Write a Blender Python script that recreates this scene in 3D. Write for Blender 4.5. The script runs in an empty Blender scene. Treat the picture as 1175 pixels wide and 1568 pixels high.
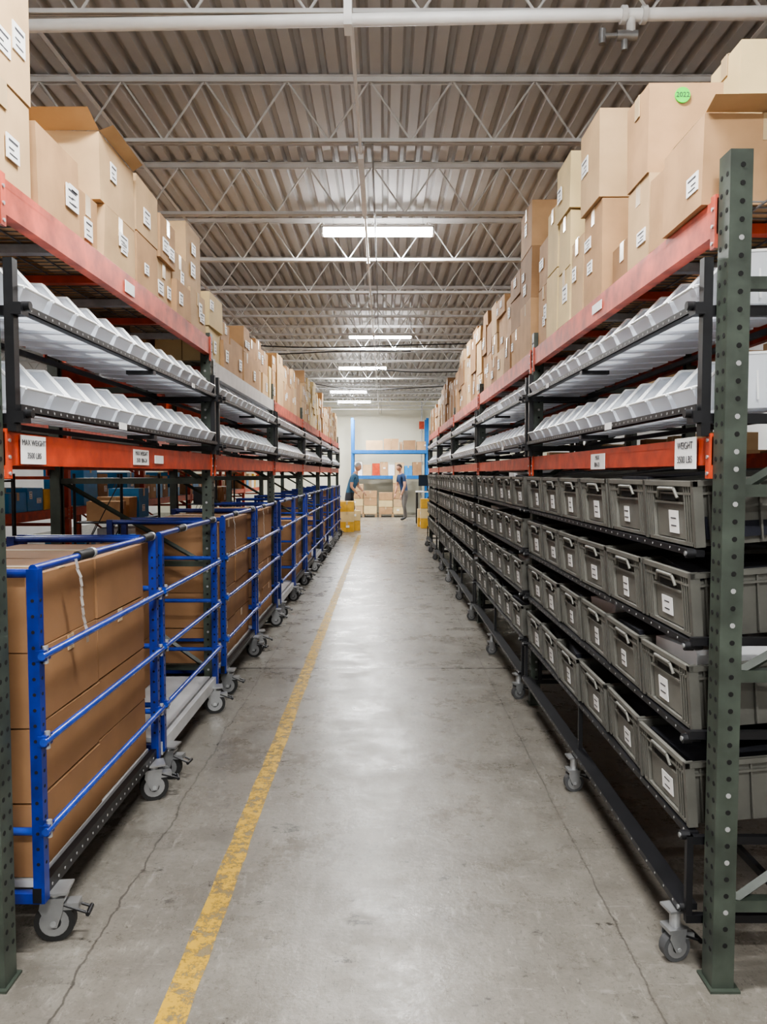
import bpy, math, random
from mathutils import Matrix, Vector
random.seed(7)
R=random
F=1180.0
# ------------------------------------------------------------------ materials
MATS={}
def mat(name,col,rough=.6,metal=0.,var=.0,scale=8.,bump=0.,emit=None,trans=0.,detail=4,stretch=None,spec=.5):
    if name in MATS: return MATS[name]
    m=bpy.data.materials.new(name); m.use_nodes=True
    nt=m.node_tree; b=nt.nodes['Principled BSDF']
    b.inputs['Base Color'].default_value=(*col,1); b.inputs['Roughness'].default_value=rough
    b.inputs['Metallic'].default_value=metal
    b.inputs['Specular IOR Level'].default_value=spec
    tc=nt.nodes.new('ShaderNodeTexCoord')
    n=nt.nodes.new('ShaderNodeTexNoise'); n.inputs['Scale'].default_value=scale; n.inputs['Detail'].default_value=detail
    mp=nt.nodes.new('ShaderNodeMapping')
    if stretch: mp.inputs['Scale'].default_value=stretch
    nt.links.new(tc.outputs['Object'],mp.inputs[0]); nt.links.new(mp.outputs[0],n.inputs['Vector'])
    if var>0:
        mx=nt.nodes.new('ShaderNodeMix'); mx.data_type='RGBA'
        mx.inputs[6].default_value=(*[c*(1-var) for c in col],1); mx.inputs[7].default_value=(*[min(1,c*(1+var)) for c in col],1)
        rp=nt.nodes.new('ShaderNodeMapRange'); rp.inputs[1].default_value=.3; rp.inputs[2].default_value=.7
        nt.links.new(n.outputs['Fac'],rp.inputs[0]); nt.links.new(rp.outputs[0],mx.inputs[0]); nt.links.new(mx.outputs[2],b.inputs['Base Color'])
    if bump>0:
        bp=nt.nodes.new('ShaderNodeBump'); bp.inputs['Strength'].default_value=bump; bp.inputs['Distance'].default_value=.01
        nt.links.new(n.outputs['Fac'],bp.inputs['Height']); nt.links.new(bp.outputs[0],b.inputs['Normal'])
    if emit:
        b.inputs['Emission Color'].default_value=(*emit[0],1); b.inputs['Emission Strength'].default_value=emit[1]
    if trans>0:
        out=nt.nodes['Material Output']; ms=nt.nodes.new('ShaderNodeMixShader'); tr=nt.nodes.new('ShaderNodeBsdfTranslucent')
        tr.inputs[0].default_value=(*col,1); ms.inputs[0].default_value=trans
        nt.links.new(b.outputs[0],ms.inputs[1]); nt.links.new(tr.outputs[0],ms.inputs[2]); nt.links.new(ms.outputs[0],out.inputs[0])
    MATS[name]=m; return m

CARD=[mat('card_a',(.45,.275,.142),.8,var=.14,scale=6),mat('card_b',(.55,.375,.21),.8,var=.12,scale=5),
      mat('card_c',(.31,.18,.09),.8,var=.14,scale=6),mat('card_d',(.67,.52,.28),.8,var=.10,scale=5)]
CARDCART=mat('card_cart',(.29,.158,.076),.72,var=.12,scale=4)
TAPE=mat('packing_tape',(.55,.41,.25),.3,var=.05)
SEAM_INSIDE=mat('card_seam_inside_shade',(.12,.075,.04),.9)
LABEL=mat('label_white',(.85,.85,.84),.55,var=.04,scale=30)
INK=mat('label_ink',(.06,.06,.07),.7)
ORANGE=mat('rack_orange',(.46,.055,.018),.42,var=.3,scale=12,bump=.05)
ORANGE2=mat('rack_red_worn',(.48,.085,.048),.5,var=.45,scale=9,bump=.05)
GREEN=mat('rack_green',(.048,.060,.048),.42,var=.35,scale=10,bump=.05)
WHITEB=mat('rack_beam_grey',(.55,.53,.51),.5,var=.1)
STEEL=mat('galvanised_steel',(.45,.46,.47),.4,.6,var=.15,scale=20)
DARKWIRE=mat('deck_wire',(.20,.20,.20),.45,.5)
BLACK=mat('black_steel',(.010,.010,.012),.42,.1,var=.3)
HOLE=mat('hole_dark',(.006,.006,.006),.9)
HOLEL=mat('hole_light',(.30,.30,.30),.7)
BIN=mat('bin_translucent',(.90,.94,1.0),.2,trans=.3,var=.01,spec=.7)
BINRIM=mat('bin_rim',(.97,.99,1.0),.2,spec=.8)
TOTE=mat('tote_grey',(.100,.099,.088),.4,var=.15,scale=10)
TOTEP=mat('tote_panel',(.155,.153,.136),.45,var=.15,scale=10)
FABRIC=mat('dark_fabric',(.010,.011,.018),.95,var=.4,scale=14,bump=.6)
BLUE=mat('cart_blue',(.008,.024,.20),.33,var=.3,scale=15,spec=.6)
RAILB=mat('cart_rail_blue',(.018,.052,.32),.26,var=.25,scale=15,spec=.8)
RUB=mat('rubber_black',(.015,.015,.015),.6)
RUBG=mat('rubber_grey',(.07,.072,.075),.5)
CAST=mat('caster_steel',(.32,.325,.33),.34,.6,var=.2)
DECKG=mat('cart_deck_grey',(.50,.51,.52),.45,var=.1)
JOIST=mat('joist_paint',(.66,.655,.64),.5,var=.10,scale=5)
PIPE=mat('pipe_white',(.84,.84,.83),.4,var=.05)
YELC=mat('card_yellow',(.64,.37,.05),.7,var=.15)
CYAN=mat('blue_plastic',(.03,.25,.58),.4,var=.1)
RBLUE=mat('rack_blue',(.008,.13,.40),.4,var=.1)
WHITEP=mat('white_plastic',(.80,.81,.83),.4,var=.05)
GREENST=mat('sticker_green',(.08,.72,.06),.5)
FILM=mat('plastic_film',(.75,.75,.75),.15,trans=.5)

# ------------------------------------------------------------------ mesh builder
class MB:
    def __init__(s): s.v=[];s.f=[];s.m=[];s.sm=[];s.mats=[];s.M=Matrix.Identity(4)
    def mi(s,m):
        if m not in s.mats: s.mats.append(m)
        return s.mats.index(m)
    def add(s,vs,fs,m,smooth=False):
        o=len(s.v); k=s.mi(m)
        s.v+= [tuple(s.M@Vector(p)) for p in vs]
        for f in fs: s.f.append(tuple(o+i for i in f)); s.m.append(k); s.sm.append(smooth)
    def box(s,c,d,m,jit=0,top=1.0):
        x,y,z=c; a,b,h=d[0]/2,d[1]/2,d[2]/2
        vs=[]
        for sz in(-1,1):
            t=top if sz>0 else 1
            for sx,sy in((-1,-1),(1,-1),(1,1),(-1,1)):
                vs.append((x+sx*a*t+R.uniform(-jit,jit),y+sy*b*t+R.uniform(-jit,jit),z+sz*h+(R.uniform(-jit,jit) if sz>0 else 0)))
        s.add(vs,[(3,2,1,0),(4,5,6,7),(0,1,5,4),(1,2,6,5),(2,3,7,6),(3,0,4,7)],m)
    def b2(s,x0,x1,y0,y1,z0,z1,m): s.box(((x0+x1)/2,(y0+y1)/2,(z0+z1)/2),(abs(x1-x0),abs(y1-y0),abs(z1-z0)),m)
    def cyl(s,p0,p1,r,m,seg=8,r1=None,caps=True):
        p0=Vector(p0);p1=Vector(p1);d=(p1-p0).normalized()
        a=d.orthogonal().normalized();b=d.cross(a); r1=r if r1 is None else r1
        vs=[];fs=[]
        for p,rr in((p0,r),(p1,r1)):
            for i in range(seg):
                t=2*math.pi*(i+.5)/seg; vs.append(p+a*math.cos(t)*rr+b*math.sin(t)*rr)
        for i in range(seg): j=(i+1)%seg; fs.append((i,j,seg+j,seg+i))
        s.add(vs,fs,m,seg>5)
        if caps: s.add(vs,[tuple(range(seg))[::-1],tuple(range(seg,2*seg))],m)
    def quad(s,a,b,c,d,m): s.add([a,b,c,d],[(0,1,2,3)],m)
    def ell(s,c,r,m,seg=12,ring=8,fn=None):
        vs=[];fs=[]
        for i in range(ring+1):
            ph=math.pi*i/ring
            for j in range(seg):
                th=2*math.pi*j/seg
                p=Vector((math.sin(ph)*math.cos(th),math.sin(ph)*math.sin(th),math.cos(ph)))
                if fn: p=fn(p)
                vs.append((c[0]+p.x*r[0],c[1]+p.y*r[1],c[2]+p.z*r[2]))
        for i in range(ring):
            for j in range(seg):
                k=(j+1)%seg; fs.append((i*seg+j,(i+1)*seg+j,(i+1)*seg+k,i*seg+k))
        s.add(vs,fs,m,True)
    def mesh(s,name):
        me=bpy.data.meshes.new(name); me.from_pydata(s.v,[],s.f)
        for m in s.mats: me.materials.append(m)
        me.polygons.foreach_set('material_index',s.m); me.polygons.foreach_set('use_smooth',s.sm); me.update(); return me
    def build(s,name,parent=None): return obj(name,s.mesh(name),parent)
def obj(name,data,parent=None,M=None):
    o=bpy.data.objects.new(name,data); bpy.context.scene.collection.objects.link(o)
    if parent: o.parent=parent
    if M is not None: o.matrix_local=M
    return o
def T(x,y,z): return Matrix.Translation((x,y,z))
def Rz(a): return Matrix.Rotation(a,4,'Z')
def Ry(a): return Matrix.Rotation(a,4,'Y')
def text(body,size,M,m,parent,name='label_text'):
    c=bpy.data.curves.new(name,'FONT'); c.body=body; c.size=size; c.align_x='CENTER'; c.align_y='CENTER'; c.extrude=.0003
    c.materials.append(m); o=obj(name,c,parent,M); return o
def facing(s):
    if s>0: return Matrix(((0,0,-1,0),(-1,0,0,0),(0,1,0,0),(0,0,0,1)))
    return Matrix(((0,0,1,0),(1,0,0,0),(0,1,0,0),(0,0,0,1)))

# ------------------------------------------------------------------ room
XL,XR,YB,YF,ZD=-9.0,6.5,-6.0,30.0,4.43
def floor_mat():
    m=bpy.data.materials.new('concrete_floor'); m.use_nodes=True; nt=m.node_tree; b=nt.nodes['Principled BSDF']
    N=nt.nodes.new; L=nt.links.new
    tc=N('ShaderNodeTexCoord')
    def noise(sc,det=6,rough=.6,st=(1,1,1),off=0,rot=0):
        mp=N('ShaderNodeMapping'); mp.inputs['Scale'].default_value=st; mp.inputs['Location'].default_value=(off,off*1.7,0); mp.inputs['Rotation'].default_value=(0,0,rot); L(tc.outputs['Object'],mp.inputs[0])
        n=N('ShaderNodeTexNoise'); n.inputs['Scale'].default_value=sc; n.inputs['Detail'].default_value=det; n.inputs['Roughness'].default_value=rough
        L(mp.outputs[0],n.inputs['Vector']); return n.outputs['Fac']
    def rng(x,a,b_,c,d):
        r=N('ShaderNodeMapRange'); r.inputs[1].default_value=a;r.inputs[2].default_value=b_;r.inputs[3].default_value=c;r.inputs[4].default_value=d; L(x,r.inputs[0]); return r.outputs[0]
    def mix(f,a,bb,mode='MIX'):
        x=N('ShaderNodeMix'); x.data_type='RGBA'; x.blend_type=mode
        if isinstance(f,float): x.inputs[0].default_value=f
        else: L(f,x.inputs[0])
        for k,v in((6,a),(7,bb)):
            if isinstance(v,tuple): x.inputs[k].default_value=(*v,1)
            else: L(v,x.inputs[k])
        return x.outputs[2]
    c=mix(rng(noise(.8,5),.35,.65,0,1),(.140,.128,.109),(.195,.180,.156))
    c=mix(rng(noise(4,9,.7,off=3),.42,.65,0,.5),c,(.235,.220,.194))
    c=mix(rng(noise(1.5,8,.7,off=9),.52,.68,0,.6),c,(.080,.072,.060))
    c=mix(rng(noise(60,3,.7,off=2),.54,.68,0,.5),c,(.080,.073,.062))
    c=mix(rng(noise(26,6,.8,off=21),.54,.62,0,.35),c,(.26,.245,.22))
    c=mix(rng(noise(9,8,.8,(2.2,.6,1),off=5),.57,.62,0,.4),c,(.34,.325,.29))
    c=mix(rng(noise(7,8,.8,(.5,2.6,1),off=15,rot=.6),.595,.63,0,.35),c,(.34,.325,.30))
    c=mix(rng(noise(6,9,.8,(1,1.5,1),off=7),.60,.63,0,.85),c,(.035,.032,.027))
    c=mix(rng(noise(18,6,.8,(3,.8,1),off=11),.60,.64,0,.7),c,(.05,.045,.038))
    sp=N('ShaderNodeSeparateXYZ'); L(tc.outputs['Object'],sp.inputs[0])
    wob=rng(noise(2.5,5,.7),0,1,-.05,.05)
    def line(sock,pos,w,wobble,k=.75):
        nonlocal c
        a=N('ShaderNodeMath'); a.operation='SUBTRACT'; L(sock,a.inputs[0]); a.inputs[1].default_value=pos
        src=a.outputs[0]
        if wobble:
            q=N('ShaderNodeMath'); q.operation='MULTIPLY_ADD'; L(wob,q.inputs[0]); q.inputs[1].default_value=wobble; L(src,q.inputs[2]); src=q.outputs[0]
        d=N('ShaderNodeMath'); d.operation='ABSOLUTE'; L(src,d.inputs[0])
        c=mix(rng(d.outputs[0],w*.5,w,k,0),c,(.03,.026,.022))
    for y in(-.5,5.95,12.3,18.6,25): line(sp.outputs[1],y,.016,0,.9)
    line(sp.outputs[1],3.05,.003,3.0,.35); line(sp.outputs[0],-.95,.005,1.0,.6); line(sp.outputs[0],.80,.0045,.5,.5); line(sp.outputs[1],8.8,.006,2,.4)
    L(c,b.inputs['Base Color'])
    L(rng(noise(3,8,.8,off=4),.35,.65,.18,.46),b.inputs['Roughness'])
    bp=N('ShaderNodeBump'); bp.inputs['Strength'].default_value=.3; bp.inputs['Distance'].default_value=.01; L(noise(7,7,.7),bp.inputs['Height']); L(bp.outputs[0],b.inputs['Normal'])
    return m
mb=MB(); mb.b2(XL,XR,YB,YF,-.15,0,floor_mat()); mb.build('floor')
def yellow():
    m=bpy.data.materials.new('yellow_floor_paint'); m.use_nodes=True; nt=m.node_tree; b=nt.nodes['Principled BSDF']
    b.inputs['Base Color'].default_value=(.46,.285,.03,1); b.inputs['Roughness'].default_value=.5
    tc=nt.nodes.new('ShaderNodeTexCoord')
    n=nt.nodes.new('ShaderNodeTexNoise'); n.inputs['Scale'].default_value=20; n.inputs['Detail'].default_value=8; n.inputs['Roughness'].default_value=.8
    nt.links.new(tc.outputs['Object'],n.inputs['Vector'])
    r=nt.nodes.new('ShaderNodeMapRange'); r.inputs[1].default_value=.44;r.inputs[2].default_value=.53; r.inputs[3].default_value=.2
    nt.links.new(n.outputs['Fac'],r.inputs[0]); nt.links.new(r.outputs[0],b.inputs['Alpha']); return m
mb=MB(); vs=[];fs=[];n=160
for i in range(n+1):
    y=-2+i*(19-(-2))/n; vs+=[(-.645+R.uniform(-.004,.004),y,.0015),(-.560+R.uniform(-.004,.004),y,.0015)]
    if i: k=2*i; fs.append((k-2,k-1,k+1,k))
mb.add(vs,fs,yellow()); mb.build('floor_line_yellow')
WALL=mat('wall_cream',(.80,.78,.64),.7,var=.03,scale=2)
WALLG=mat('wall_grey',(.72,.72,.71),.7,var=.04,scale=2)
mb=MB(); mb.b2(XL,XR,YF,YF+.2,0,ZD+.1,WALL); mb.build('wall_far')
for nm,a in(('wall_left',(XL-.2,XL,YB,YF)),('wall_right',(XR,XR+.2,YB,YF)),('wall_back',(XL,XR,YB-.2,YB))):
    mb=MB(); mb.b2(*a,0,ZD+.1,WALLG); mb.build(nm)
DECK=mat('ceiling_deck',(.48,.475,.465),.6,var=.10,scale=1.5)
mb=MB(); pts=[]; x=XL
while x<XR:
    pts+=[(x,ZD+.05),(x+.035,ZD+.05),(x+.055,ZD),(x+.13,ZD)]; x+=.15
pts.append((XR,ZD+.045)); vs=[];fs=[]
for (px,pz) in pts: vs+=[(px,YB,pz),(px,YF,pz)]
for i in range(len(pts)-1): fs.append((2*i,2*i+1,2*i+3,2*i+2))
mb.add(vs,fs,DECK); mb.b2(XL,XR,YB,YF,ZD+.08,ZD+.12,DECK); mb.build('ceiling')
def joist(mb,y):
    zb,zt=3.95,4.42
    for dy in(-.022,.022):
        mb.b2(XL,XR,y+dy-.018,y+dy+.018,zt-.006,zt,JOIST); mb.b2(XL,XR,y+dy-.003,y+dy+.003,zt-.04,zt,JOIST)
        mb.b2(XL,XR,y+dy-.016,y+dy+.016,zb,zb+.005,JOIST); mb.b2(XL,XR,y+dy-.003,y+dy+.003,zb,zb+.030,JOIST)
    x=XL+.2;k=0
    while x<XR-.35:
        a=(x,y,zb+.02);b_=(x+.3,y,zt-.02)
        if k%2: a=(x,y,zt-.02);b_=(x+.3,y,zb+.02)
        mb.cyl(a,b_,.008,JOIST,6,caps=False); x+=.3;k+=1
mb=MB(); y=4.1-1.53*6
while y<YF: 
    joist(mb,y); y+=1.53
for x in(-6.2,-2.3,2.3,5.5):
    mb.b2(x-.015,x+.015,YB,YF,3.952,3.957,JOIST); mb.b2(x-.002,x+.002,YB,YF,3.95,3.98,JOIST)
    mb.b2(x+.1-.015,x+.1+.015,YB,YF,4.37,4.375,JOIST)
mb.build('roof_joists')
mb=MB()
zp=lambda x:3.785+.018*x
mb.cyl((XL,3.84,zp(XL)),(XR,3.84,zp(XR)),.030,PIPE,14)
for x in(-5,-.17,4.4): mb.cyl((x,3.84,zp(x)),(x,3.84,4.42),.008,PIPE,6)
mb.b2(-.195,-.155,3.80,3.90,3.74,3.90,PIPE)
VX=1.22; vz=zp(VX)
for x in(VX-.05,VX+.05): mb.cyl((x,3.84,vz),(x+.025,3.84,vz),.042,JOIST,12)
mb.cyl((VX,3.84,vz),(VX,3.84,vz-.11),.022,JOIST,10); mb.cyl((VX-.07,3.84,vz-.10),(VX+.03,3.84,vz-.10),.026,CAST,10)
mb.cyl((VX-.14,3.84,vz-.10),(VX-.07,3.84,vz-.10),.013,CAST,8); mb.cyl((VX-.14,3.84,vz-.07),(VX-.14,3.84,vz-.14),.018,CAST,8); mb.cyl((VX-.03,3.84,vz-.1),(VX-.03,3.84,vz-.17),.016,CAST,8)
mb.build('sprinkler_pipe')
mb=MB()
mb.cyl((-.17,2,3.93),(-.17,YF,3.93),.012,PIPE,8); mb.cyl((-.08,5.6,3.93),(-.08,YF,3.93),.007,DARKWIRE,6)
mb.b2(-.19,-.15,5.75,7.0,3.89,3.93,PIPE); 
for y in(5.63,7.16,8.69,10.22,11.75,13.28): mb.b2(-.19,-.15,y-.02,y+.02,3.925,3.95,STEEL)
mb.build('ceiling_conduit')
mb=MB()
for (yy,z0,sag,x0,x1) in((13.3,3.86,.10,-3.2,3.0),(13.9,3.8,.06,-3.2,.5),(19,3.85,.2,-2,2.5),(16.4,3.84,.1,-.5,4)):
    p=None
    for i in range(17):
        t=i/16;q=(x0+(x1-x0)*t,yy,z0-sag*(1-(2*t-1)**2)-.03*math.sin(7*t))
        if p: mb.cyl(p,q,.011,BLACK,6,caps=False)
        p=q
    mb.cyl((x0,yy,z0),(x0,yy,4.43),.006,BLACK,5); mb.cyl((x1,yy,z0),(x1,yy,4.43),.006,BLACK,5)
mb.build('overhead_cable')
TUBE=mat('lamp_diffuser',(1,1,1),.4,emit=((.97,.98,1.0),55))
LK=2.15
def fixture(x,y,z,e=70,L=1.17):
    mb=MB(); mb.box((0,0,.066),(L+.04,.15,.025),PIPE); 
    for sy in(-.045,.045): mb.cyl((-L/2,sy,.02),(L/2,sy,.02),.030,TUBE,10)
    for sx in(-1,1): mb.box((sx*(L/2+.012),0,.03),(.02,.15,.07),PIPE)
    mb.cyl((-L/2+.1,0,.07),(-L/2+.1,0,ZD-z),.003,STEEL,5); mb.cyl((L/2-.1,0,.07),(L/2-.1,0,ZD-z),.003,STEEL,5)
    o=mb.build('ceiling_light_fixture'); o.location=(x,y,z)
    l=bpy.data.lights.new('tube_light','AREA'); l.shape='RECTANGLE'; l.size=L; l.size_y=.12; l.energy=e*LK; l.color=(.99,.985,.96)
    lo=obj('tube_light',l,o); lo.location=(0,0,-.04)
for (x,y,z,e) in((-.06,2.0,4.12,68),(-.06,8.3,4.13,58),(-.06,14.5,4.13,60),(-.52,18.9,4.13,62),(-1.12,24.2,4.12,105),(-1.05,27.3,4.10,120),(.2,-1.2,4.12,105),(.2,-4.2,4.12,105),  # unseen fixtures behind the camera include an extra one added for fill
    (-4.3,1.5,4.12,45),(-4.3,8,4.12,55),(-4.3,15,4.12,60),(-4.3,23,4.12,75),(4.6,1.5,4.12,45),(4.6,12,4.12,45),(3.2,25,4.12,100)):
    fixture(x,y,z,e)

# ------------------------------------------------------------------ cardboard
def cbox(mb,xf,dx,yc,dy,z,h,tone=None,s=1,label=None,rot=0.,opn=False,jit=.004):
    if isinstance(tone,int): tone=CARD[tone]
    if tone is None: tone=R.choice(CARD[:3])
    old=mb.M
    mb.M=old@T(xf+s*dx/2,yc,z)@Rz(rot)
    mb.box((0,0,h/2),(dx,dy,h-.002),tone,jit=min(jit,.004))
    if opn:
        mb.box((0,0,h),(dx*.94,dy*.94,.004),SEAM_INSIDE)  # dark sheet stands in for the shade inside the open carton
        mb.add([(-dx/2,-dy/2,h),(dx/2,-dy/2,h),(dx/2-.01,-dy/2-.09,h+.05),(-dx/2+.01,-dy/2-.09,h+.05)],[(0,1,2,3)],tone)
        mb.add([(-s*dx/2,-dy/2,h),(-s*dx/2,dy/2,h),(-s*(dx/2+.05),dy/2-.02,h+.02),(-s*(dx/2+.05),-dy/2+.02,h+.03)],[(0,1,2,3)],tone)
        mb.add([(s*dx/2,-dy/2,h),(s*dx/2,dy/2,h),(s*(dx/2-.05),dy/2-.02,h+.10),(s*(dx/2-.05),-dy/2+.02,h+.10)],[(0,1,2,3)],tone)
    else:
        e=.0035
        if R.random()<.5:
            mb.box((0,0,h+.001),(dx*.99,.05,.004),TAPE)
            for sx in(-1,1): mb.box((sx*(dx/2+e/2),0,h-.04),(e,.05,.08),TAPE)
        else:
            mb.box((0,0,h+.001),(.05,dy*.99,.004),TAPE)
            for sy in(-1,1): mb.box((0,sy*(dy/2+e/2),h-.04),(.05,e,.08),TAPE)
            if R.random()<.5: mb.box((0,-dy/2-.002,h*.5),(.004,.003,h*.96),SEAM_INSIDE)
    if label is None: label=R.random()<.65
    if label:
        for kk in range(R.choice([1,1,2])):
            lw=min(R.uniform(.06,.11),dy*.4);lh=min(R.uniform(.05,.09),h*.4); ly=R.uniform(-.5,.5)*(dy-lw*1.2); lz=R.uniform(.28,.7)*h
            fx=-s*(dx/2+.004+.001*kk)
            mb.box((fx,ly,lz),(.004,lw,lh),LABEL)
            mb.box((fx-s*.0025,ly,lz+lh*.28),(.001,lw*.7,lh*.08),INK)
            mb.box((fx-s*.0025,ly-lw*.15,lz-lh*.05),(.001,lw*.4,lh*.05),INK); mb.box((fx-s*.0025,ly,lz-lh*.28),(.001,lw*.6,lh*.05),INK)
    if R.random()<.35:
        mb.box((R.uniform(-.2,.2)*dx,-dy/2-.004,h*.55),(min(.09,dx*.3),.004,min(.06,h*.3)),LABEL)
    mb.M=old
def onebox(*a,name='cardboard_box',**k):
    mb=MB(); cbox(mb,*a,**k); return mb.build(name)

# ------------------------------------------------------------------ pallet racks
POST_Y=[2.225+2.8*i for i in range(8)]
def post(mb,x,y,z1,s,m,detail):
    w=.072; t=.004
    mb.b2(x,x+s*t,y-w/2,y+w/2,0,z1,m)
    for sy in(-1,1):
        mb.b2(x+s*t,x+s*.065,y+sy*(w/2-t),y+sy*w/2,0,z1,m); mb.b2(x+s*.061,x+s*.065,y+sy*(w/2-t),y+sy*(w/2-.02),0,z1,m)
    mb.b2(x-s*.01,x+s*.08,y-.05,y+.05,0,.008,m)
    if detail:
        z=.12
        while z<z1-.03:
            for sy in(-1,1): mb.cyl((x-s*.0012,y+sy*.018,z),(x+s*.001,y+sy*.018,z),.0075,HOLE,8)
            mb.cyl((x+s*.036,y-w/2-.0012,z+.02),(x+s*.036,y-w/2+.001,z+.02),.0078,HOLE if R.random()<.7 else HOLEL,8)
            z+=.0508
def beam(mb,x,y0,y1,z0,z1,s,m):
    mb.b2(x,x+s*.042,y0,y1,z0,z1-.025,m); mb.b2(x,x+s*.028,y0,y1,z1-.026,z1,m)
    for y,sy in((y0,1),(y1,-1)):
        mb.b2(x-s*.006,x+s*.004,y-sy*.0,y+sy*.03,z0-.04,z1+.01,m)
        for k in range(3): mb.cyl((x-s*.010,y+sy*.014,z0-.025+k*.05),(x-s*.005,y+sy*.014,z0-.025+k*.05),.006,STEEL,6)
def frame(mb,xf,y,s,z1,m,detail,depth=1.07):
    post(mb,xf,y,z1,s,m,detail); post(mb,xf+s*depth,y,z1,-s,m,False)
    x0=xf+s*.06;x1=xf+s*(depth-.06); zs=[.25,.95,1.5,2.1]
    for z in zs: 
        if z<z1: mb.b2(x0,x1,y-.018,y+.018,z-.018,z+.018,m)
    for a,b_ in zip(zs[:-1],zs[1:]): mb.cyl((x0,y,a),(x1,y,b_),.016,m,4)
def rack(name,xf,s,ys,specs,pm,z1=2.47,depth=1.07,deck=True):
    mb=MB()
    for i,y in enumerate(ys): frame(mb,xf,y,s,z1,pm,i<4,depth)
    for i,sp in enumerate(specs):
        y0=ys[i]+.037;y1=ys[i+1]-.037
        for (za,zb,m) in sp:
            beam(mb,xf-s*.004,y0,y1,za,zb,s,m); beam(mb,xf+s*(depth+.004),y0,y1,za,zb,-s,ORANGE)
            if deck and za>2:
                n=6
                for k in range(n):
                    y=y0+(k+.5)*(y1-y0)/n; mb.b2(xf+s*.03,xf+s*(depth-.03),y-.022,y+.022,zb-.04,zb-.008,STEEL if k%2 else ORANGE)
                for k in range(11):
                    x=xf+s*(.05+k*(depth-.1)/10); mb.b2(x-.003,x+.003,y0,y1,zb-.008,zb-.003,DARKWIRE)
                k=y0+.03
                while k<y1:
                    mb.b2(xf+s*.01,xf+s*(depth-.01),k-.002,k+.002,zb-.004,zb,DARKWIRE); k+=.05
    return mb.build(name)
XRt,XLf=.985,-1.135
zR=2.36
specR=[[(1.575,1.66,ORANGE),(2.255,zR,ORANGE2)] for _ in range(5)]
zL=[2.43]+[2.30]*5
specL=[[(1.575,1.675,ORANGE),(zL[i]-.105,zL[i],ORANGE2 if i!=1 else WHITEB)] for i in range(6)]
rr=rack('pallet_rack',XRt,1,POST_Y[:6],specR,GREEN)
rl=rack('pallet_rack',XLf,-1,POST_Y[:7],specL,GREEN)
def tag(par,s,x,y,z,w,h,txt,sz):
    mb=MB(); mb.box((x,y,z),(.003,w,h),LABEL); mb.build('weight_label',par)
    if txt:
        for k,t in enumerate(txt): text(t,sz,T(x-s*.003,y,z+h*(.24-.45*k))@facing(s),INK,par)
tag(rl,-1,XLf+.012,2.43,1.625,.17,.09,['MAX WEIGHT','3500 LBS'],.026)
tag(rl,-1,XLf+.008,3.52,1.625,.22,.07,['MAX WEIGHT','3500  BIN-24'],.028)
tag(rl,-1,XLf+.008,3.80,1.62,.14,.04,[],.02); tag(rl,-1,XLf+.008,3.40,2.37,.12,.05,[],.02)
tag(rr,1,XRt-.012,2.44,1.615,.17,.10,['WEIGHT','3500 LBS'],.032)
tag(rr,1,XRt-.008,3.45,1.605,.22,.07,['MAX','BIN-21'],.030); tag(rr,1,XRt-.008,3.5,2.31,.15,.04,[],.02)

# ------------------------------------------------------------------ picking bins
def bin_mesh(W=.198,D=.40,H=.165,hf=.070):
    mb=MB(); w=W/2-.003; wb=w*.78
    P=[(0,hf),(.03,hf+.004),(.12,H),(D,H)]
    fb,bb=.03,D-.02
    for s in(-1,1):
        vs=[(fb,s*wb,0),(bb,s*wb,0)]+[(x,s*(wb+(w-wb)*z/H),z) for x,z in P[::-1]]
        mb.add(vs,[(0,1,2,3,4,5)],BIN)
        pts=[Vector((x,s*(wb+(w-wb)*z/H),z)) for x,z in P]
        for a,b_ in zip(pts[:-1],pts[1:]): mb.cyl(a,b_,.005,BINRIM,5)
        for xx in(.20,.30): mb.box((xx,s*(w*.9),H*.5),(.006,.006,H*.7),BINRIM)
    yf=wb+(w-wb)*hf/H
    mb.quad((fb,-wb,0),(fb,wb,0),(0,yf,hf),(0,-yf,hf),BIN)
    mb.cyl((0,-yf,hf),(0,yf,hf),.0055,BINRIM,6)
    mb.quad((bb,-wb,0),(bb,wb,0),(D,w,H),(D,-w,H),BIN); mb.cyl((D,-w,H),(D,w,H),.0045,BINRIM,5)
    mb.quad((fb,-wb,0),(fb,wb,0),(bb,wb,0),(bb,-wb,0),BIN)
    mb.box((.16,0,.03),(.006,wb*1.8,.05),BINRIM)
    return mb.mesh('picking_bin')
BM=bin_mesh()
def perf_rail(mb,x,y0,y1,z,s,detail,h=.024):
    mb.b2(x,x+s*.003,y0,y1,z,z+h,BLACK); mb.b2(x,x+s*.03,y0,y1,z,z+.003,BLACK)
    if detail:
        y=y0+.03
        while y<y1: mb.cyl((x-s*.0008,y,z+h*.55),(x,y,z+h*.55),.0045,HOLEL,6); y+=.05
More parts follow.
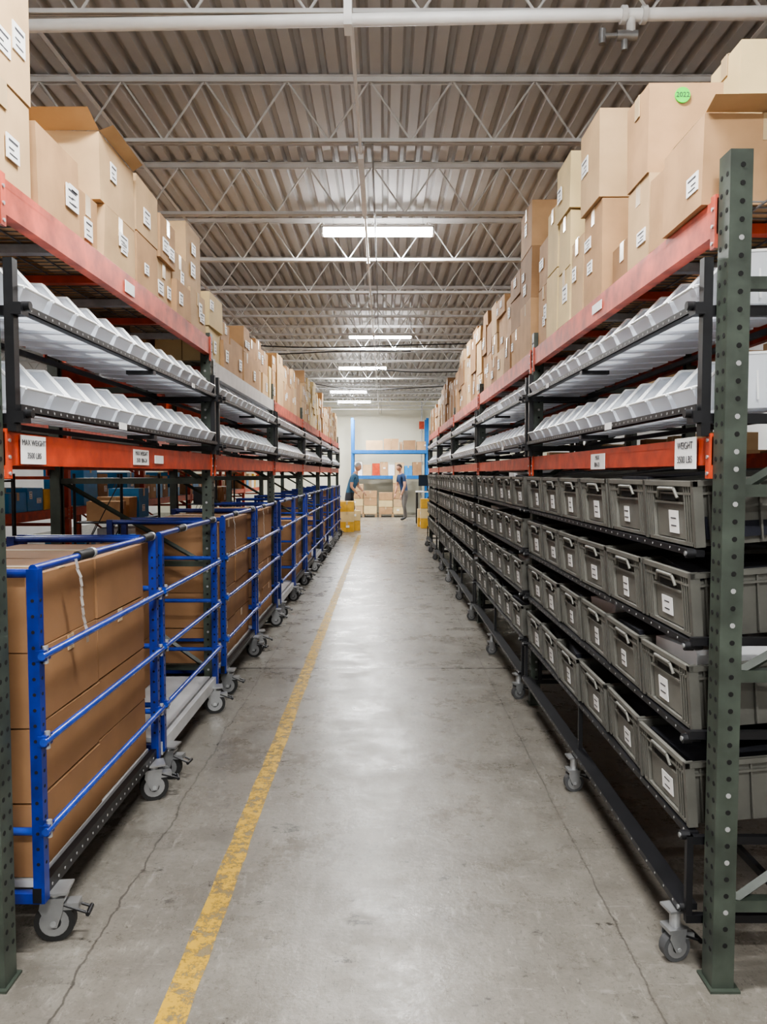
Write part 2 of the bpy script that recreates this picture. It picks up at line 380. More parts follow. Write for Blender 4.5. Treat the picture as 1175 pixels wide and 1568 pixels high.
def bin_shelf(s,xf,y0,y1,zb,detail,zdrop=0):
    par=obj('picking_bin_shelf',None)
    mb=MB(); ya,yb=y0+.06,y1-.06; X=xf-s*.035; XB=X+s*.42
    for y in(ya,yb):
        for x in(X,XB): mb.b2(x,x+s*.028,y-.016,y+.016,zb,2.19,BLACK)
        mb.b2(X,XB+s*.5,y-.012,y+.012,1.70,1.73,BLACK); mb.b2(X,XB+s*.5,y-.012,y+.012,2.02,2.05,BLACK)
        if detail:
            for z in(1.72,2.04): 
                mb.box((X-s*.012,y,z),(.03,.05,.035),BLACK); mb.cyl((X-s*.045,y,z+.01),(X-s*.02,y,z+.01),.014,BLACK,8)
    tl=.05
    for z in(1.735,2.040):
        perf_rail(mb,X-s*.01,ya,yb,z,s,detail)
        mb.b2(XB-s*.05,XB-s*.03,ya,yb,z+.41*tl-.028,z+.41*tl-.008,BLACK)
        ym=(ya+yb)/2; mb.b2(X-s*.01,X+s*.12,ym-.02,ym+.02,z-.02,z-.002,BLACK)
    mb.build('shelf_frame',par)
    n=13;p=(yb-ya-.05)/n
    for z in(1.742,2.047):
        for i in range(n):
            if R.random()<.03: continue
            sc=p/.198
            M=T(X-s*.004,ya+.025+(i+.5)*p,z)@Ry(-tl*s if s>0 else tl)@Rz(R.uniform(-.02,.02)+(0 if s>0 else math.pi))@Matrix.Diagonal((1,sc,1,1))
            obj('bin',BM,par,M)
    if detail: 
        mb=MB(); mb.b2(X-s*.0125,X-s*.0105,y0+.9,y0+.99,1.733,1.762,LABEL); mb.b2(X-s*.0125,X-s*.0105,y0+2.1,y0+2.16,2.04,2.065,LABEL); mb.build('shelf_label',par)
for i in range(5): bin_shelf(1,XRt,POST_Y[i],POST_Y[i+1],1.662,i<2)
for i in range(6): bin_shelf(-1,XLf,POST_Y[i],POST_Y[i+1],1.677,i<2)

# ------------------------------------------------------------------ totes
def tote_mesh():
    mb=MB(); D,W,H=.58,.405,.207
    def wall(a,b_,c,d,m=TOTE): mb.quad(a,b_,c,d,m)
    w=W/2-.012; wb=w-.012; x0,x1=.012,D-.012; xb0,xb1=.026,D-.026
    wall((xb0,-wb,0),(xb0,wb,0),(x0,w,H),(x0,-w,H)); wall((xb1,-wb,0),(xb1,wb,0),(x1,w,H),(x1,-w,H))
    for s in(-1,1): wall((xb0,s*wb,0),(xb1,s*wb,0),(x1,s*w,H),(x0,s*w,H))
    wall((xb0,-wb,0),(xb0,wb,0),(xb1,wb,0),(xb1,-wb,0))
    for z,hh,e in((H-.010,.016,.0),(H-.042,.007,.003)):
        mb.b2(e,.014,-W/2+e,W/2-e,z-hh/2,z+hh/2,TOTEP); mb.b2(D-.014,D-e,-W/2+e,W/2-e,z-hh/2,z+hh/2,TOTE)
        for s in(-1,1): mb.b2(e,D-e,s*(W/2-.014),s*(W/2-e),z-hh/2,z+hh/2,TOTE)
    for s in(-1,1):
        for yy in(.125,.142,.159,.176):
            mb.b2(.003,.024,s*yy-.0025,s*yy+.0025,.01,H-.02,TOTEP)
        for k in range(7):
            xx=.05+k*.08; mb.b2(xx-.003,xx+.003,s*(W/2-.018),s*(W/2-.006),.01,H-.02,TOTE)
        mb.b2(.0,.03,s*(W/2-.018),s*(W/2-.002),.0,H,TOTE)
    mb.b2(.012,.03,-.11,.11,.016,.128,TOTEP)
    mb.b2(.004,.02,-.115,.115,.130,.137,TOTEP); mb.b2(.004,.03,-.17,.17,.0,.012,TOTEP)
    mb.b2(.004,.016,-.055,.055,.142,.170,HOLE); mb.cyl((.000,-.06,.180),(.000,.06,.180),.007,TOTEP,6)
    for s in(-1,1): mb.cyl((.0,s*.06,.180),(.002,s*.08,.150),.006,TOTEP,6)
    return mb.mesh('tote')
TM=tote_mesh()
def caster(mb,x,y,r,s,m=RUB,brake=True,ang=0.,top=None):
    old=mb.M; mb.M=old@T(x,y,0)@Rz(ang); top=top or r*2+.06; q=r/.066
    mb.cyl((-.016,0,r),(.016,0,r),r,m,24); mb.cyl((-.018,0,r),(.018,0,r),r*.72,CAST,20); mb.cyl((-.0185,0,r),(.0185,0,r),r*.35,RUB,12); mb.cyl((-.030,0,r),(.030,0,r),.010*q,STEEL,8)
    for sx in(-1,1):
        a=[(sx*.024,-.012*q,r-.014*q),(sx*.024,.014*q,r-.014*q),(sx*.024,.045*q,r*1.75),(sx*.024,.04*q,r*2+.012),(sx*.024,-.035*q,r*2+.012),(sx*.024,-.03*q,r*1.6)]
        b_=[(p[0]+sx*.004,p[1],p[2]) for p in a]; n=6
        mb.add(a+b_,[tuple(range(n)),tuple(range(2*n-1,n-1,-1))]+[(i,(i+1)%n,n+(i+1)%n,n+i) for i in range(n)],CAST)
    mb.box((0,.005,r*2+.014),(.058,.085*q,.012),CAST); mb.cyl((0,.0,r*2+.018),(0,.0,top-.006),.024*q,STEEL,12); mb.box((0,0,top-.004),(.09*q,.10*q,.008),CAST)
    if brake:
        mb.box((0,-.055*q,r*1.8),(.045,.05*q,.022*q),CAST); mb.cyl((-.02,-.03*q,r*1.9),(-.02,-.11*q,r*1.4),.005,BLACK,6); mb.cyl((.02,-.03*q,r*1.9),(.02,-.11*q,r*1.4),.005,BLACK,6); mb.cyl((-.028,-.11*q,r*1.4),(.028,-.11*q,r*1.4),.008,BLACK,6)
    mb.M=old
ROWS=[1.325,1.040,.750,.445]
def tote_rack(y0,y1,detail,last):
    par=obj('wheeled_tote_rack',None); mb=MB(); X=.955; XB=X+.60
    ym=(y0+y1)/2
    for y,yy in((y0,y0-.012),(y1,y1+.012)):
        for x in(X+.075,XB): mb.b2(x,x+.022,yy-.011,yy+.011,.17,1.30 if x<1.1 else 1.5,BLACK)
        mb.b2(X-.016,X+.004,yy-.009,yy+.009,.17,.43,BLACK)
        for z in(.19,.44,.77,1.06): mb.b2(X-.015,XB,yy-.01,yy+.01,z-.035,z-.01,BLACK)
    mb.b2(X-.005,X+.015,ym-.009,ym+.009,.17,.42,BLACK); 
    for z in[.185]+[r-.030 for r in ROWS]:
        xo=-.03 if z<.3 else 0
        mb.b2(X-.003+xo,X+.028,y0,y1,z,z+.020,BLACK); mb.b2(XB,XB+.03,y0,y1,z+.04,z+.07,BLACK)
        mb.b2(X+.3,X+.32,y0,y1,z+.02,z+.045,BLACK)
        if detail:
            y=y0+.04
            while y<y1: mb.cyl((X-.0042+xo,y,z+.011),(X-.002+xo,y,z+.011),.004,HOLEL,6); y+=.08
            for y in(y0,y1): mb.cyl((X-.03,y,z+.011),(X-.003,y,z+.011),.015,BLACK,8); mb.cyl((X-.034,y,z+.011),(X-.03,y,z+.011),.008,CAST,6)
    for y in[y0+.04,ym]+([y1-.04] if last else[]):
        caster(mb,X-.025,y,.046,1,RUBG,True,1.57+R.uniform(-.5,.5),.175); caster(mb,XB,y,.046,1,RUBG,False,.3,.175)
    mb.build('rack_frame',par)
    n=6;p=(y1-y0-.01)/n
    for ri,z in enumerate(ROWS):
        for i in range(n):
            y=y0+.005+(i+.5)*p; sc=min(1.06,p/.410)
            M=T(X+.002+R.uniform(-.008,.008),y,z-.004)@Ry(-.08)@Rz(R.uniform(-.025,.025))@Matrix.Diagonal((1,sc,1,1))
            t=obj('tote',TM,par,M)
            q=MB(); 
            fill=R.random()
            if fill<.7: q.box((.29,0,.11),(.50,.34,.175),FABRIC,jit=.025)
            elif fill<.82: q.box((.2,.02,.12),(.30,.3,.205),WHITEP,jit=.015)
            else: q.box((.29,0,.06),(.50,.34,.1),FABRIC,jit=.02)
            lz=.070; ly=R.uniform(-.03,.03)
            q.box((.009,ly,lz),(.003,R.choice([.07,.085,.05]),R.choice([.06,.075])),LABEL)
            for k in range(2): q.box((.007,ly,lz+.012-.025*k),(.001,.04,.004),INK)
            o=obj('tote_contents',q.mesh('tote_contents'),par,M)
for i in range(5): tote_rack(POST_Y[i]+.075,POST_Y[i+1]-.075,i<2,i==4)

# ------------------------------------------------------------------ blue carts
def cart(y0,y1,boxes,detail,levels=4):
    par=obj('platform_cart',None); mb=MB(); xa,xb=-1.105,-1.78; zt=1.25; zd=.225
    ys=(y0+.02,y1-.02)
    for y in ys:
        for x in(xa,xb):
            mb.box((x,y,(zt+.17)/2),(.036,.036,zt-.17),BLUE)
            if detail and x==xa:
                z=.3
                while z<zt-.05: mb.cyl((x+.0175,y,z),(x+.0188,y,z),.006,HOLE,6); mb.cyl((x,y-.0188,z+.0),(x,y-.0175,z),.006,HOLE,6); z+=.05
        for z in(.40,.72,1.0): 
            if y==ys[1] or z<.5: mb.cyl((xa,y,z),(xb,y,z),.013,RAILB,10)
        mb.cyl((xa+.0,y,zt-.015),(xb,y,zt-.015),.015,BLUE,10)
    for z in(.41,.70,.975):
        mb.cyl((xa+.030,ys[0]-.03,z),(xa+.030,ys[1]+.03,z),.0125,RAILB,12)
        for y in ys: mb.box((xa+.022,y,z),(.03,.045,.034),BLUE); mb.cyl((xa+.03,y,z-.028),(xa+.03,y,z+.028),.009,STEEL,8)
    mb.cyl((xa,ys[0]-.01,zt),(xa,ys[1]+.01,zt),.014,BLUE,12)
    for f in(.33,.93): 
        y=ys[0]+(ys[1]-ys[0])*f; mb.cyl((xa,y-.07,zt+.002),(xa,y+.05,zt+.002),.019,RUB,12); mb.cyl((xa,y+.05,zt+.002),(xa,y+.07,zt+.002),.021,STEEL,12)
    full=boxes=='full'
    mb.b2(xb+.01,xa-.030,y0+.045,y1-.045,zd-.024,zd,DECKG)
    mb.b2(xa-.020,xa+.008,y0,y1,zd-(.052 if full else .07),zd-.004,BLACK if full else DECKG); mb.b2(xb-.016,xb+.016,y0,y1,zd-.052,zd-.026,BLACK)
    if full and detail:
        y=y0+.08
        while y<y1-.05: mb.cyl((xa+.008,y,zd-.03),(xa+.0095,y,zd-.03),.005,HOLEL,6); y+=.05
    for y in(y0+.016,y1-.016): mb.b2(xb-.02,xa+.015,y-.015,y+.015,zd-.055,zd-.022,BLUE)
    for y in(y0+.09,y1-.10):
        caster(mb,xa+.012,y,.066,-1,RUB,True,1.57+R.uniform(-.5,.4),.178); caster(mb,xb+.03,y,.066,-1,RUB,False,.4,.178)
    if full and detail:
        p=Vector((xa+.018,ys[0]+.28,zt)); 
        for k in range(9):
            q=p+Vector((.004*math.sin(k*2),.012*math.sin(k*1.3)+.008,-.035)); w=.012
            mb.add([p+Vector((0,-w,0)),p+Vector((0,w,0)),q+Vector((0.003,w,0)),q+Vector((.003,-w,0))],[(0,1,2,3)],FILM); p=q
    mb.build('cart_frame',par)
    mb=MB()
    if full:
        n=4;hh=(1.215-zd)/n; L=(y1-y0-.1)/2
        for i in range(levels):
            for j in range(2):
                if not detail and i>=n-2 and R.random()<.45: continue
                off=R.uniform(-.008,.008)
                z=zd+.001+i*hh; yc=y0+.05+(j+.5)*L
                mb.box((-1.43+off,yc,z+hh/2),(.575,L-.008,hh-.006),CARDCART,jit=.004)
                if R.random()<.4: mb.box((-1.43+off+.2885,yc+R.uniform(-.1,.1),z+hh-.03),(.003,.05,.055),TAPE)
                if i==n-1: mb.box((-1.43+off,yc,z+hh),(.57,.05,.003),TAPE)
        mb.build('carton_load',par)
    elif boxes=='half':
        for i in range(3):
            for j in range(2):
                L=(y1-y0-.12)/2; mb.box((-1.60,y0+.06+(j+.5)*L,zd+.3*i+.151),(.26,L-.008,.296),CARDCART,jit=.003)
        mb.build('carton_load',par)
k=0
for i in range(6):
    b=POST_Y[i]
    for (a,c) in((.13,1.40),(1.46,2.70)):
        cart(b+a,b+c,{1:'half',4:'half',7:'half',9:'none'}.get(k,'full'),k<4,[4,4,4,4,4,3,4,3,2,4,3,4][k]); k+=1
mb=MB()
for i in (0,1,3,4):
    b=POST_Y[i]+.1; y=b
    while y<POST_Y[i+1]-.55:
        d=R.uniform(.35,.45); z=0.001
        for k in range(R.choice([2,3])):
            h=R.uniform(.26,.36)
            if z+h>1.15: break
            cbox(mb,-1.86,.30,y+d/2,d-.01,z,h,R.choice([2,0]),s=-1,label=R.random()<.3); z+=h
        y+=d
mb.build('stacked_carton_row')

# ------------------------------------------------------------------ boxes on top shelves
def B(s,off,dx,y0,y1,z,h,tone,**k):
    xf=(XRt if s>0 else XLf)+s*off
    return onebox(xf,dx,(y0+y1)/2,(y1-y0)-.01,z,h,tone,s=s,**k)
z=zL[0]+.001
B(-1,.0,.45,2.12,2.49,z,.29,1,label=True); B(-1,.0,.45,2.10,2.49,z+.291,.34,1,label=True)
B(-1,.0,.40,2.52,2.88,z,.27,0,label=True); 
B(-1,.02,.36,2.90,3.10,z,.20,0); B(-1,.0,.32,3.12,3.50,z,.215,1,label=True)
B(-1,.0,.32,3.08,3.50,z+.216,.27,1,label=True,opn=True)
B(-1,.42,.45,3.0,3.5,z,.34,0); B(-1,.42,.45,3.02,3.55,z+.341,.38,3)
B(-1,.0,.30,3.53,3.85,z,.24,0,label=True); B(-1,.0,.30,3.53,3.87,z+.241,.25,1,label=True)
B(-1,.02,.30,3.87,4.17,z,.22,1,label=True); B(-1,.0,.30,3.89,4.19,z+.221,.22,0,label=True); B(-1,.34,.4,3.65,4.15,z,.55,0)
B(-1,.0,.36,4.19,4.50,z,.19,0); B(-1,.03,.36,4.21,4.55,z+.191,.17,1)
B(-1,.02,.36,4.57,4.95,z,.24,1); B(-1,.04,.36,4.57,4.93,z+.241,.38,1,label=True)
B(-1,.45,.40,4.25,4.78,z,.52,2); B(-1,.46,.45,2.3,2.9,z,.5,2)
z=zR+.001
B(1,-.02,.40,2.32,2.66,z,.27,0,label=True); 
mb=MB(); mb.add([(.97,2.33,zR+.275),(1.36,2.33,zR+.275),(1.38,2.24,zR+.292),(.96,2.24,zR+.285)],[(0,1,2,3)],CARD[1]); mb.add([(.97,2.36,zR+.2765),(1.36,2.36,zR+.2765),(1.36,2.6,zR+.2765),(.97,2.6,zR+.2765)],[(0,1,2,3)],LABEL); mb.build('cardboard_flap')
B(1,.0,.36,2.67,2.84,z,.26,0)
B(1,.0,.30,2.85,3.09,z,.30,1); B(1,-.01,.275,2.85,3.09,z+.301,.325,0,label=False)
B(1,.33,.45,2.86,3.15,z,.42,3); B(1,.34,.45,2.88,3.15,z+.421,.38,3)
B(1,.42,.4,2.3,2.8,z,.30,2)
B(1,.03,.25,3.12,3.40,z,.17,2)
B(1,.0,.32,3.45,3.76,z,.43,0,label=True); B(1,-.02,.34,3.45,3.76,z+.431,.385,1,label=True)
B(1,.0,.30,3.78,4.02,z,.38,1)
B(1,.0,.32,4.04,4.31,z,.29,3); B(1,.0,.32,4.04,4.30,z+.291,.29,3); B(1,-.01,.32,4.02,4.33,z+.582,.29,3)
B(1,.0,.30,4.34,4.62,z,.36,3); B(1,.0,.30,4.34,4.60,z+.361,.36,3)
B(1,.02,.33,4.65,4.96,z,.36,0); B(1,.02,.33,4.65,4.95,z+.361,.28,0)
B(1,.42,.4,3.2,3.7,z,.5,0); B(1,.42,.4,3.8,4.3,z,.6,1); B(1,.42,.45,4.4,4.9,z,.60,2)
st=MB(); st.cyl((1.10,2.8535,2.940),(1.10,2.8480,2.940),.028,GREENST,24); so=st.build('round_sticker',None)
text('2022',.025,Matrix(((1,0,0,1.10),(0,0,-1,2.8472),(0,1,0,2.940),(0,0,0,1))),INK,so)
def fill(s,i,z0,hmin,hmax,tones,nm='cardboard_box_row',tall=False):
    mb=MB(); y=POST_Y[i]+.02; xf=XRt if s>0 else XLf
    if tall:
        z=z0
        for h in(.36,.34,.30): cbox(mb,xf,.40,y+.25,.40,z,h,2 if h==.34 else 0,s=s); z+=h+.001
        y+=.50
    while y<POST_Y[i+1]-.2:
        d=min(R.uniform(.26,.46),POST_Y[i+1]-y-.02); z=z0; H=R.uniform(hmin,hmax); tn=R.choice(tones)
        while z-z0<H-.1:
            h=min(R.uniform(.2,.36),max(.14,H-(z-z0))); cbox(mb,xf+s*R.uniform(0,.03),.36,y+d/2,d-.02,z,h,tn if R.random()<.7 else R.choice(tones),s=s,rot=R.uniform(-.03,.03)); z+=h+.001
        y+=d
    y=POST_Y[i]+.02
    while y<POST_Y[i+1]-.3:
        d=min(R.uniform(.4,.6),POST_Y[i+1]-y-.02); z=z0; H=R.uniform(hmin,hmax)+.03
        cbox(mb,xf+s*.44,.5,y+d/2,d-.02,z,H*.5,R.choice(tones),s=s); cbox(mb,xf+s*.44,.5,y+d/2,d-.03,z+H*.5,H*.5,R.choice(tones),s=s); y+=d
    mb.build(nm)
hl=[(.3,.55),(.45,.66),(.55,.8),(.5,.75),(.5,.7)]
for i in range(1,6): fill(-1,i,zL[i]+.001,*hl[i-1],[0,1,0,3] if i%2 else [0,1,2])
hr=[(.6,.78),(.55,.75),(.5,.72),(.4,.6)]
for i in range(1,5): fill(1,i,zR+.001,*hr[i-1],[0,2,2,1],tall=(i==1))

# ------------------------------------------------------------------ background racks
def backrack(name,xf,s,ys,pm,zs,mats):
    mb=MB()
    for y in ys: frame(mb,xf,y,s,2.9,pm,False)
    q=MB()
    for a,b_ in zip(ys[:-1],ys[1:]):
        for z in zs:
            beam(mb,xf,a+.04,b_-.04,z-.1,z,s,ORANGE); beam(mb,xf+s*1.07,a+.04,b_-.04,z-.1,z,-s,ORANGE)
            mb.b2(xf+s*.03,xf+s*1.04,a+.04,b_-.04,z-.02,z,STEEL)
            y=a+.1
            while y<b_-.5:
                d=R.uniform(.25,.5); h=R.uniform(.15,.5)
                if R.random()<.75: cbox(q,xf+s*.05,.5,y+d/2,d-.02,z+.001,h,R.choice(mats),s=s)
                y+=d
    mb.build(name); q.build('mixed_box_row')
backrack('pallet_rack',-3.7,-1,[.5+2.8*i for i in range(9)],ORANGE,[.25,1.15,2.1],[CARD[0],CARD[2],CYAN,WHITEP,CARD[1],YELC,CYAN,WHITEP])
backrack('pallet_rack',3.0,1,[1+2.8*i for i in range(6)],GREEN,[.25,1.5,2.4],[CARD[0],CARD[2],CARD[1]])
mb=MB()
for y in(2.6,3.0):
    mb.cyl((-2.7,y,0),(-3.2,y,1.9),.02,BLACK,8)
for k in range(7): mb.cyl((-2.7-.5*k/7-.03,2.6,.15+k*.26),(-2.7-.5*k/7-.03,3.0,.15+k*.26),.014,BLACK,6)
mb.build('step_ladder')
def wire_unit(x,y,L):
    mb=MB()
    for a in(x,x-.45):
        for b_ in(y,y+L): mb.cyl((a,b_,0),(a,b_,1.55),.014,BLACK,8)
    for z in(.2,.65,1.08,1.5):
        for a in(x,x-.45): mb.cyl((a,y,z),(a,y+L,z),.008,BLACK,6)
        for b_ in(y,y+L): mb.cyl((x,b_,z),(x-.45,b_,z),.008,BLACK,6)
        k=.05
        while k<L: mb.cyl((x,y+k,z),(x-.45,y+k,z),.003,BLACK,4); k+=.06
    for z0,z1 in((.2,1.08),(.65,1.5)): mb.cyl((x-.45,y,z0),(x-.45,y+L,z1),.005,BLACK,5); mb.cyl((x,y,z1),(x-.45,y,z0),.005,BLACK,5)
    for z in(.205,.655,1.085):
        k=.08
        while k<L-.35:
            d=R.uniform(.18,.34); cbox(mb,x-.05,.32,y+k+d/2,d-.02,z+.004,R.uniform(.12,.32),R.choice([CARD[2],WHITEP,BLACK,CARD[0],CYAN]),s=-1); k+=d+R.uniform(0,.1)
    mb.build('wire_shelving_unit')
wire_unit(-2.55,4.0,1.2); wire_unit(-2.5,7.2,1.2); wire_unit(-2.55,11.5,1.4)

# ------------------------------------------------------------------ far end
mb=MB(); XA,XB_=-1.15,1.62; Y=28.0
for x in(XA,XB_):
    for y in(Y,Y+1): mb.b2(x-.05,x+.05,y-.035,y+.035,0,3.6,RBLUE)
    for k in range(5): mb.cyl((x,Y,.2+k*.6),(x,Y+1,.8+k*.6),.02,RBLUE,4)
for z in(1.42,2.36):
    for y in(Y-.04,Y+1.04): mb.b2(XA,XB_,y-.03,y+.03,z-.065,z+.06,RBLUE)
    mb.b2(XA,XB_,Y,Y+1,z+.03,z+.06,STEEL)
mb.build('pallet_rack')
mb=MB()
x=XA+.5
for w,h,t in((.62,.36,1),(.55,.42,0),(.1,.3,2),(.45,.36,2),(.6,.32,0)): cbox(mb,x,w,Y+.3,.5,2.421,h,t,s=1); x+=w+.04
x=XA+.08
for w,h,t in((.3,.5,LABEL),(.35,.4,CARD[1]),(.3,.45,ORANGE),(.3,.5,CARD[0]),(.25,.4,WHITEP),(.35,.48,CARD[1]),(.3,.36,CYAN),(.35,.5,CARD[2])): cbox(mb,x,w-.02,Y+.3,.5,1.481,h,t,s=1); x+=w
mb.build('carton_row')
mb=MB(); WOOD=mat('pallet_wood',(.35,.24,.14),.8,var=.2,scale=10)
PX=(-.72,.33)
for px in PX:
    for k in range(6): mb.b2(px-.5,px+.5,26.85+k*.17,26.97+k*.17,.10,.12,WOOD)
    for x in(-.45,0,.45): mb.b2(px+x-.04,px+x+.04,26.85,27.85,0,.10,WOOD)
mb.build('wood_pallet')
mb=MB()
for px,cols in zip(PX,(((0,.5,4),(.51,.48,3)),((0,.5,3),(.51,.48,5)))):
    for dx,w,n in cols:
        z=.121
        for k in range(n): h=R.uniform(.24,.30); cbox(mb,px-.49+dx,w-.02,27.2,.6,z,h-.008,R.choice([1,3,0]),s=1); z+=h
mb.build('palletised_cartons')
mb=MB()
for (x,y,w,n) in((-1.62,19.6,.46,3),(-1.15,20.2,.36,3),(-.98,20.75,.34,2),(-1.5,20.9,.4,3)):
    z=.001
    for k in range(n): h=.27; cbox(mb,x,w,y,.45,z,h,YELC if k!=1 else CARD[3],s=1); z+=h
mb.build('carton_pile')
mb=MB(); dx=1.35;dy=23.2
mb.b2(dx-.35,dx+.55,dy-.4,dy+.4,.98,1.01,WHITEP)
for x in(dx-.32,dx+.52):
    for y in(dy-.37,dy+.37): mb.b2(x-.02,x+.02,y-.02,y+.02,0,.98,BLACK)
mb.b2(dx-.3,dx+.5,dy-.35,dy+.35,.28,.30,STEEL)
mb.b2(dx-.2,dx+.2,dy-.32,dy-.1,.301,.65,WHITEP)
mb.build('packing_desk')
mb=MB(); mb.box((dx,dy,1.018),(.22,.18,.015),BLACK); mb.box((dx,dy+.02,1.12),(.04,.02,.2),BLACK); mb.box((dx,dy,1.34),(.55,.035,.34),BLACK); mb.box((dx,dy-.019,1.34),(.51,.004,.30),mat('screen',(.02,.03,.05),.15)); mb.build('computer_monitor')
mb=MB(); 
for k in range(3): cbox(mb,1.06,.44,21.6,.42,.001+.28*k,.275,YELC if k!=1 else CARD[3],s=1)
for k in range(2): cbox(mb,1.00,.36,22.15,.4,.001+.26*k,.255,[YELC,CARD[3]][k],s=1)
mb.build('carton_pile')
mb=MB(); mb.cyl((1.5,29.85,0),(1.5,29.85,4.4),.03,STEEL,10)
for z in(.8,2,3.2): mb.b2(1.45,1.55,29.85,30,z-.02,z+.02,STEEL)
mb.b2(1.40,1.60,29.80,29.83,3.3,3.6,ORANGE)
mb.build('wall_pipe')

# ------------------------------------------------------------------ people
SKIN=mat('skin',(.50,.27,.18),.55,var=.05); PANTS=mat('trousers_dark',(.05,.055,.07),.85,var=.2); PANTS2=mat('trousers_khaki',(.14,.13,.12),.85,var=.2)
SHIRT=mat('tshirt_blue',(.05,.13,.22),.85,var=.15); SHIRT2=mat('tshirt_navy',(.02,.045,.11),.85,var=.15)
HAIRG=mat('hair_grey',(.30,.29,.27),.8,var=.2,scale=60); HAIRD=mat('hair_dark',(.04,.025,.018),.8,var=.2,scale=60); SHOE=mat('shoe',(.03,.03,.03),.5); SOLE=mat('eye',(.01,.01,.01),.2)
def person(name,loc,rot,shirt,pants,hair,lean=.12,reach=((.34,.22,.98),(.30,-.2,.92)),bend=((.17,.27,1.14),(.14,-.26,1.12)),head_pitch=.35,sc=1.05):
    J={}; 
    def j(n,x,y,z,r,rz=None): J[n]=((x,y,z),(r,rz or r))
    j('pel',0,0,.95,.105,.14); j('wai',lean*.35,0,1.10,.098,.13); j('che',lean*.8,0,1.26,.115,.15); j('upc',lean,0,1.40,.085,.10); j('nec',lean*1.25,0,1.50,.050); j('hea',lean*1.5,0,1.58,.048)
    E=[('pel','wai'),('wai','che'),('che','upc'),('upc','nec'),('nec','hea')]
    for k,s in((0,1),(1,-1)):
        t='LR'[k]
        j('sh'+t,lean,s*.175,1.405,.066); j('el'+t,*bend[k],.043); j('fa'+t,*[ (a*.6+b*.4) for a,b in zip(bend[k],reach[k])],.042); j('wr'+t,*reach[k],.029)
        E+=[('upc','sh'+t),('sh'+t,'el'+t),('el'+t,'fa'+t),('fa'+t,'wr'+t)]
        st=.05 if k==0 else -.06
        j('hi'+t,st*.2,s*.095,.84,.092); j('kn'+t,.03+st,s*.115,.49,.062); j('ca'+t,.0+st*1.3,s*.12,.34,.060); j('an'+t,-.02+st*1.6,s*.12,.08,.046); j('to'+t,.15+st*1.6,s*.135,.042,.042)
        E+=[('pel','hi'+t),('hi'+t,'kn'+t),('kn'+t,'ca'+t),('ca'+t,'an'+t),('an'+t,'to'+t)]
    names=list(J); me=bpy.data.meshes.new('sk'); me.from_pydata([J[n][0] for n in names],[(names.index(a),names.index(b)) for a,b in E],[])
    o=obj('sk',me); sk=o.modifiers.new('s','SKIN'); 
    for i,n in enumerate(names):
        d=me.skin_vertices[0].data[i]; d.radius=J[n][1]; d.use_root=(n=='pel')
    sb=o.modifiers.new('u','SUBSURF'); sb.levels=2; sb.render_levels=2
    dg=bpy.context.evaluated_depsgraph_get(); dg.update()
    em=bpy.data.meshes.new_from_object(o.evaluated_get(dg)); 
    bpy.data.objects.remove(o)
    o=obj('sk2',em); rm=o.modifiers.new('r','REMESH'); rm.mode='VOXEL'; rm.voxel_size=.012
    dg=bpy.context.evaluated_depsgraph_get(); dg.update()
    e2=bpy.data.meshes.new_from_object(o.evaluated_get(dg)); bpy.data.objects.remove(o)
    if len(e2.polygons)>3000: em=e2
    def lab(p):
        best=None
        for a,b in E:
            A=Vector(J[a][0]);Bv=Vector(J[b][0]); d=Bv-A; t=max(0,min(1,(p-A).dot(d)/d.length_squared)); q=(p-(A+d*t)).length-J[a][1][0]*.8
            if best is None or q<best[0]: best=(q,a,b,t)
        _,a,b,t=best
        if b[:2]=='to' or (b[:2]=='an' and t>.9): return SHOE
        if a=='pel' and b=='wai': return pants if p.z<.95 else shirt
        if a[:2] in('hi','kn','ca') or b[:2]=='hi': return pants if p.z<.95 else shirt
        if b=='nec': return SKIN if t>.6 else shirt
        if b=='hea': return SKIN
        if a[:2]=='sh': return shirt if t<.6 else SKIN
        if a[:2] in('el','fa'): return SKIN
        return shirt
    mb=MB()
    vs=[v.co.copy() for v in em.vertices]
    groups={}
    for p in em.polygons: groups.setdefault(lab(p.center).name,[]).append(tuple(p.vertices))
    o0=len(mb.v); mb.v+=[tuple(v) for v in vs]
    for mn,fl in groups.items():
        k=mb.mi(bpy.data.materials[mn])
        for f in fl: mb.f.append(tuple(o0+i for i in f)); mb.m.append(k); mb.sm.append(True)
    hc=Vector((lean*1.5+.02,0,1.655)); old=mb.M; mb.M=T(*hc)@Ry(head_pitch)
    def hf(p):
        q=p.copy()
        if q.z<-.2: q.x=q.x*(1-.12*(-q.z))+.08*(-q.z); q.y*=1-.3*(-q.z)
        if q.x<0 and q.z>-.3: q.x*=1.08
        return q
    mb.ell((0,0,0),(.092,.075,.118),SKIN,20,14,hf)
    def hairf(p):
        q=p.copy()
        if q.x>.25 and q.z<.45: q*=.86
        if q.z<-.35: q*=.8
        return q
    mb.ell((-.010,0,.014),(.098,.082,.116),hair,20,14,hairf)
    mb.cyl((.088,0,.012),(.108,0,-.02),.008,SKIN,8,r1=.013); mb.ell((.105,0,-.022),(.013,.014,.010),SKIN,8,6)
    mb.ell((.086,0,-.055),(.008,.022,.005),mat('lips',(.40,.14,.11),.5),8,6)
    for s in(-1,1):
        mb.ell((-.004,s*.078,-.004),(.018,.009,.030),SKIN,10,8); mb.ell((.077,s*.030,.006),(.008,.012,.006),LABEL,8,6); mb.ell((.084,s*.030,.006),(.003,.005,.005),SOLE,6,5); mb.box((.083,s*.031,.024),(.006,.026,.005),hair)
    mb.M=old
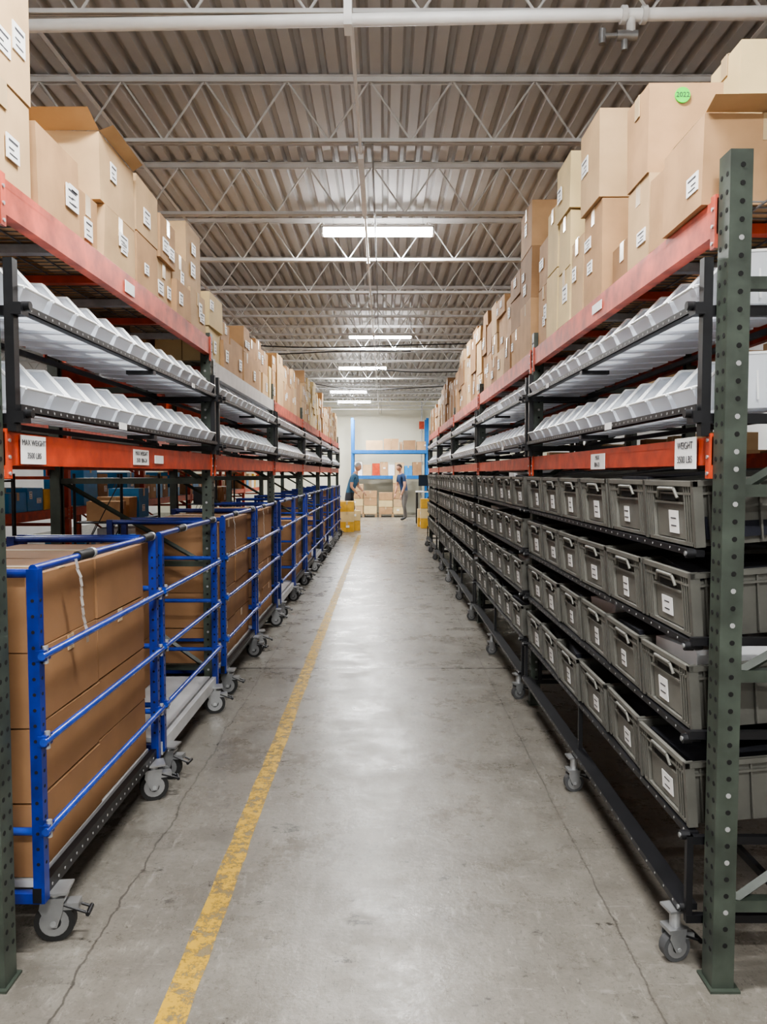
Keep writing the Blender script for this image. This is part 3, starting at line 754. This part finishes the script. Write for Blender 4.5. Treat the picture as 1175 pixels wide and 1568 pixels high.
    for k,s in((0,1),(1,-1)):
        w=Vector(reach[k]); d=(w-Vector(bend[k])).normalized(); side=Vector((0,1,0)); up=d.cross(side).normalized(); side=up.cross(d).normalized()
        pc=w+d*.042; 
        fr=Matrix((( d.x,side.x,up.x,pc.x),(d.y,side.y,up.y,pc.y),(d.z,side.z,up.z,pc.z),(0,0,0,1)))
        mb.M=fr; mb.ell((0,0,0),(.062,.040,.018),SKIN,10,8)
        for f,(yy,ln) in enumerate(((-.030,.060),(-.010,.072),(.010,.078),(.030,.068))):
            a=(.036,yy,0);b_=(.040+ln*.5,yy*1.1,-.006);c=(.040+ln*.85,yy*1.1,-.030)
            mb.cyl(a,b_,.0095,SKIN,7,.0088); mb.cyl(b_,c,.0088,SKIN,7,.007)
        mb.cyl((-.015,-s*.030,0),(.015,-s*.058,-.01),.011,SKIN,7,.010); mb.cyl((.015,-s*.058,-.01),(.045,-s*.060,-.02),.010,SKIN,7,.008)
    mb.M=old
    o=mb.build(name); o.matrix_world=T(*loc)@Rz(rot)@Matrix.Scale(sc,4); return o
person('man_packing_boxes',(-1.00,22.0,0),-.25,SHIRT,PANTS,HAIRG,lean=.16)
person('man_reaching_down',(.70,25.0,0),math.pi+.5,SHIRT2,PANTS2,HAIRD,lean=.12,reach=((.26,.24,.80),(.22,-.22,.84)),bend=((.15,.27,1.10),(.12,-.26,1.10)),head_pitch=.3)

# ------------------------------------------------------------------ world + camera
w=bpy.data.worlds.new('World'); bpy.context.scene.world=w; w.use_nodes=True
w.node_tree.nodes['Background'].inputs[0].default_value=(.9,.95,1,1); w.node_tree.nodes['Background'].inputs[1].default_value=.3
cam=bpy.data.cameras.new('camera'); co=obj('camera',cam); co.location=(0,0,1.55)
co.rotation_euler=(math.radians(90-2.91),0,0); cam.sensor_fit='VERTICAL'; cam.sensor_height=36; cam.sensor_width=27; cam.lens=36*F/1600; cam.clip_end=200
bpy.context.scene.camera=co
try: bpy.context.scene.view_settings.look='AgX - Medium High Contrast'
except Exception: pass
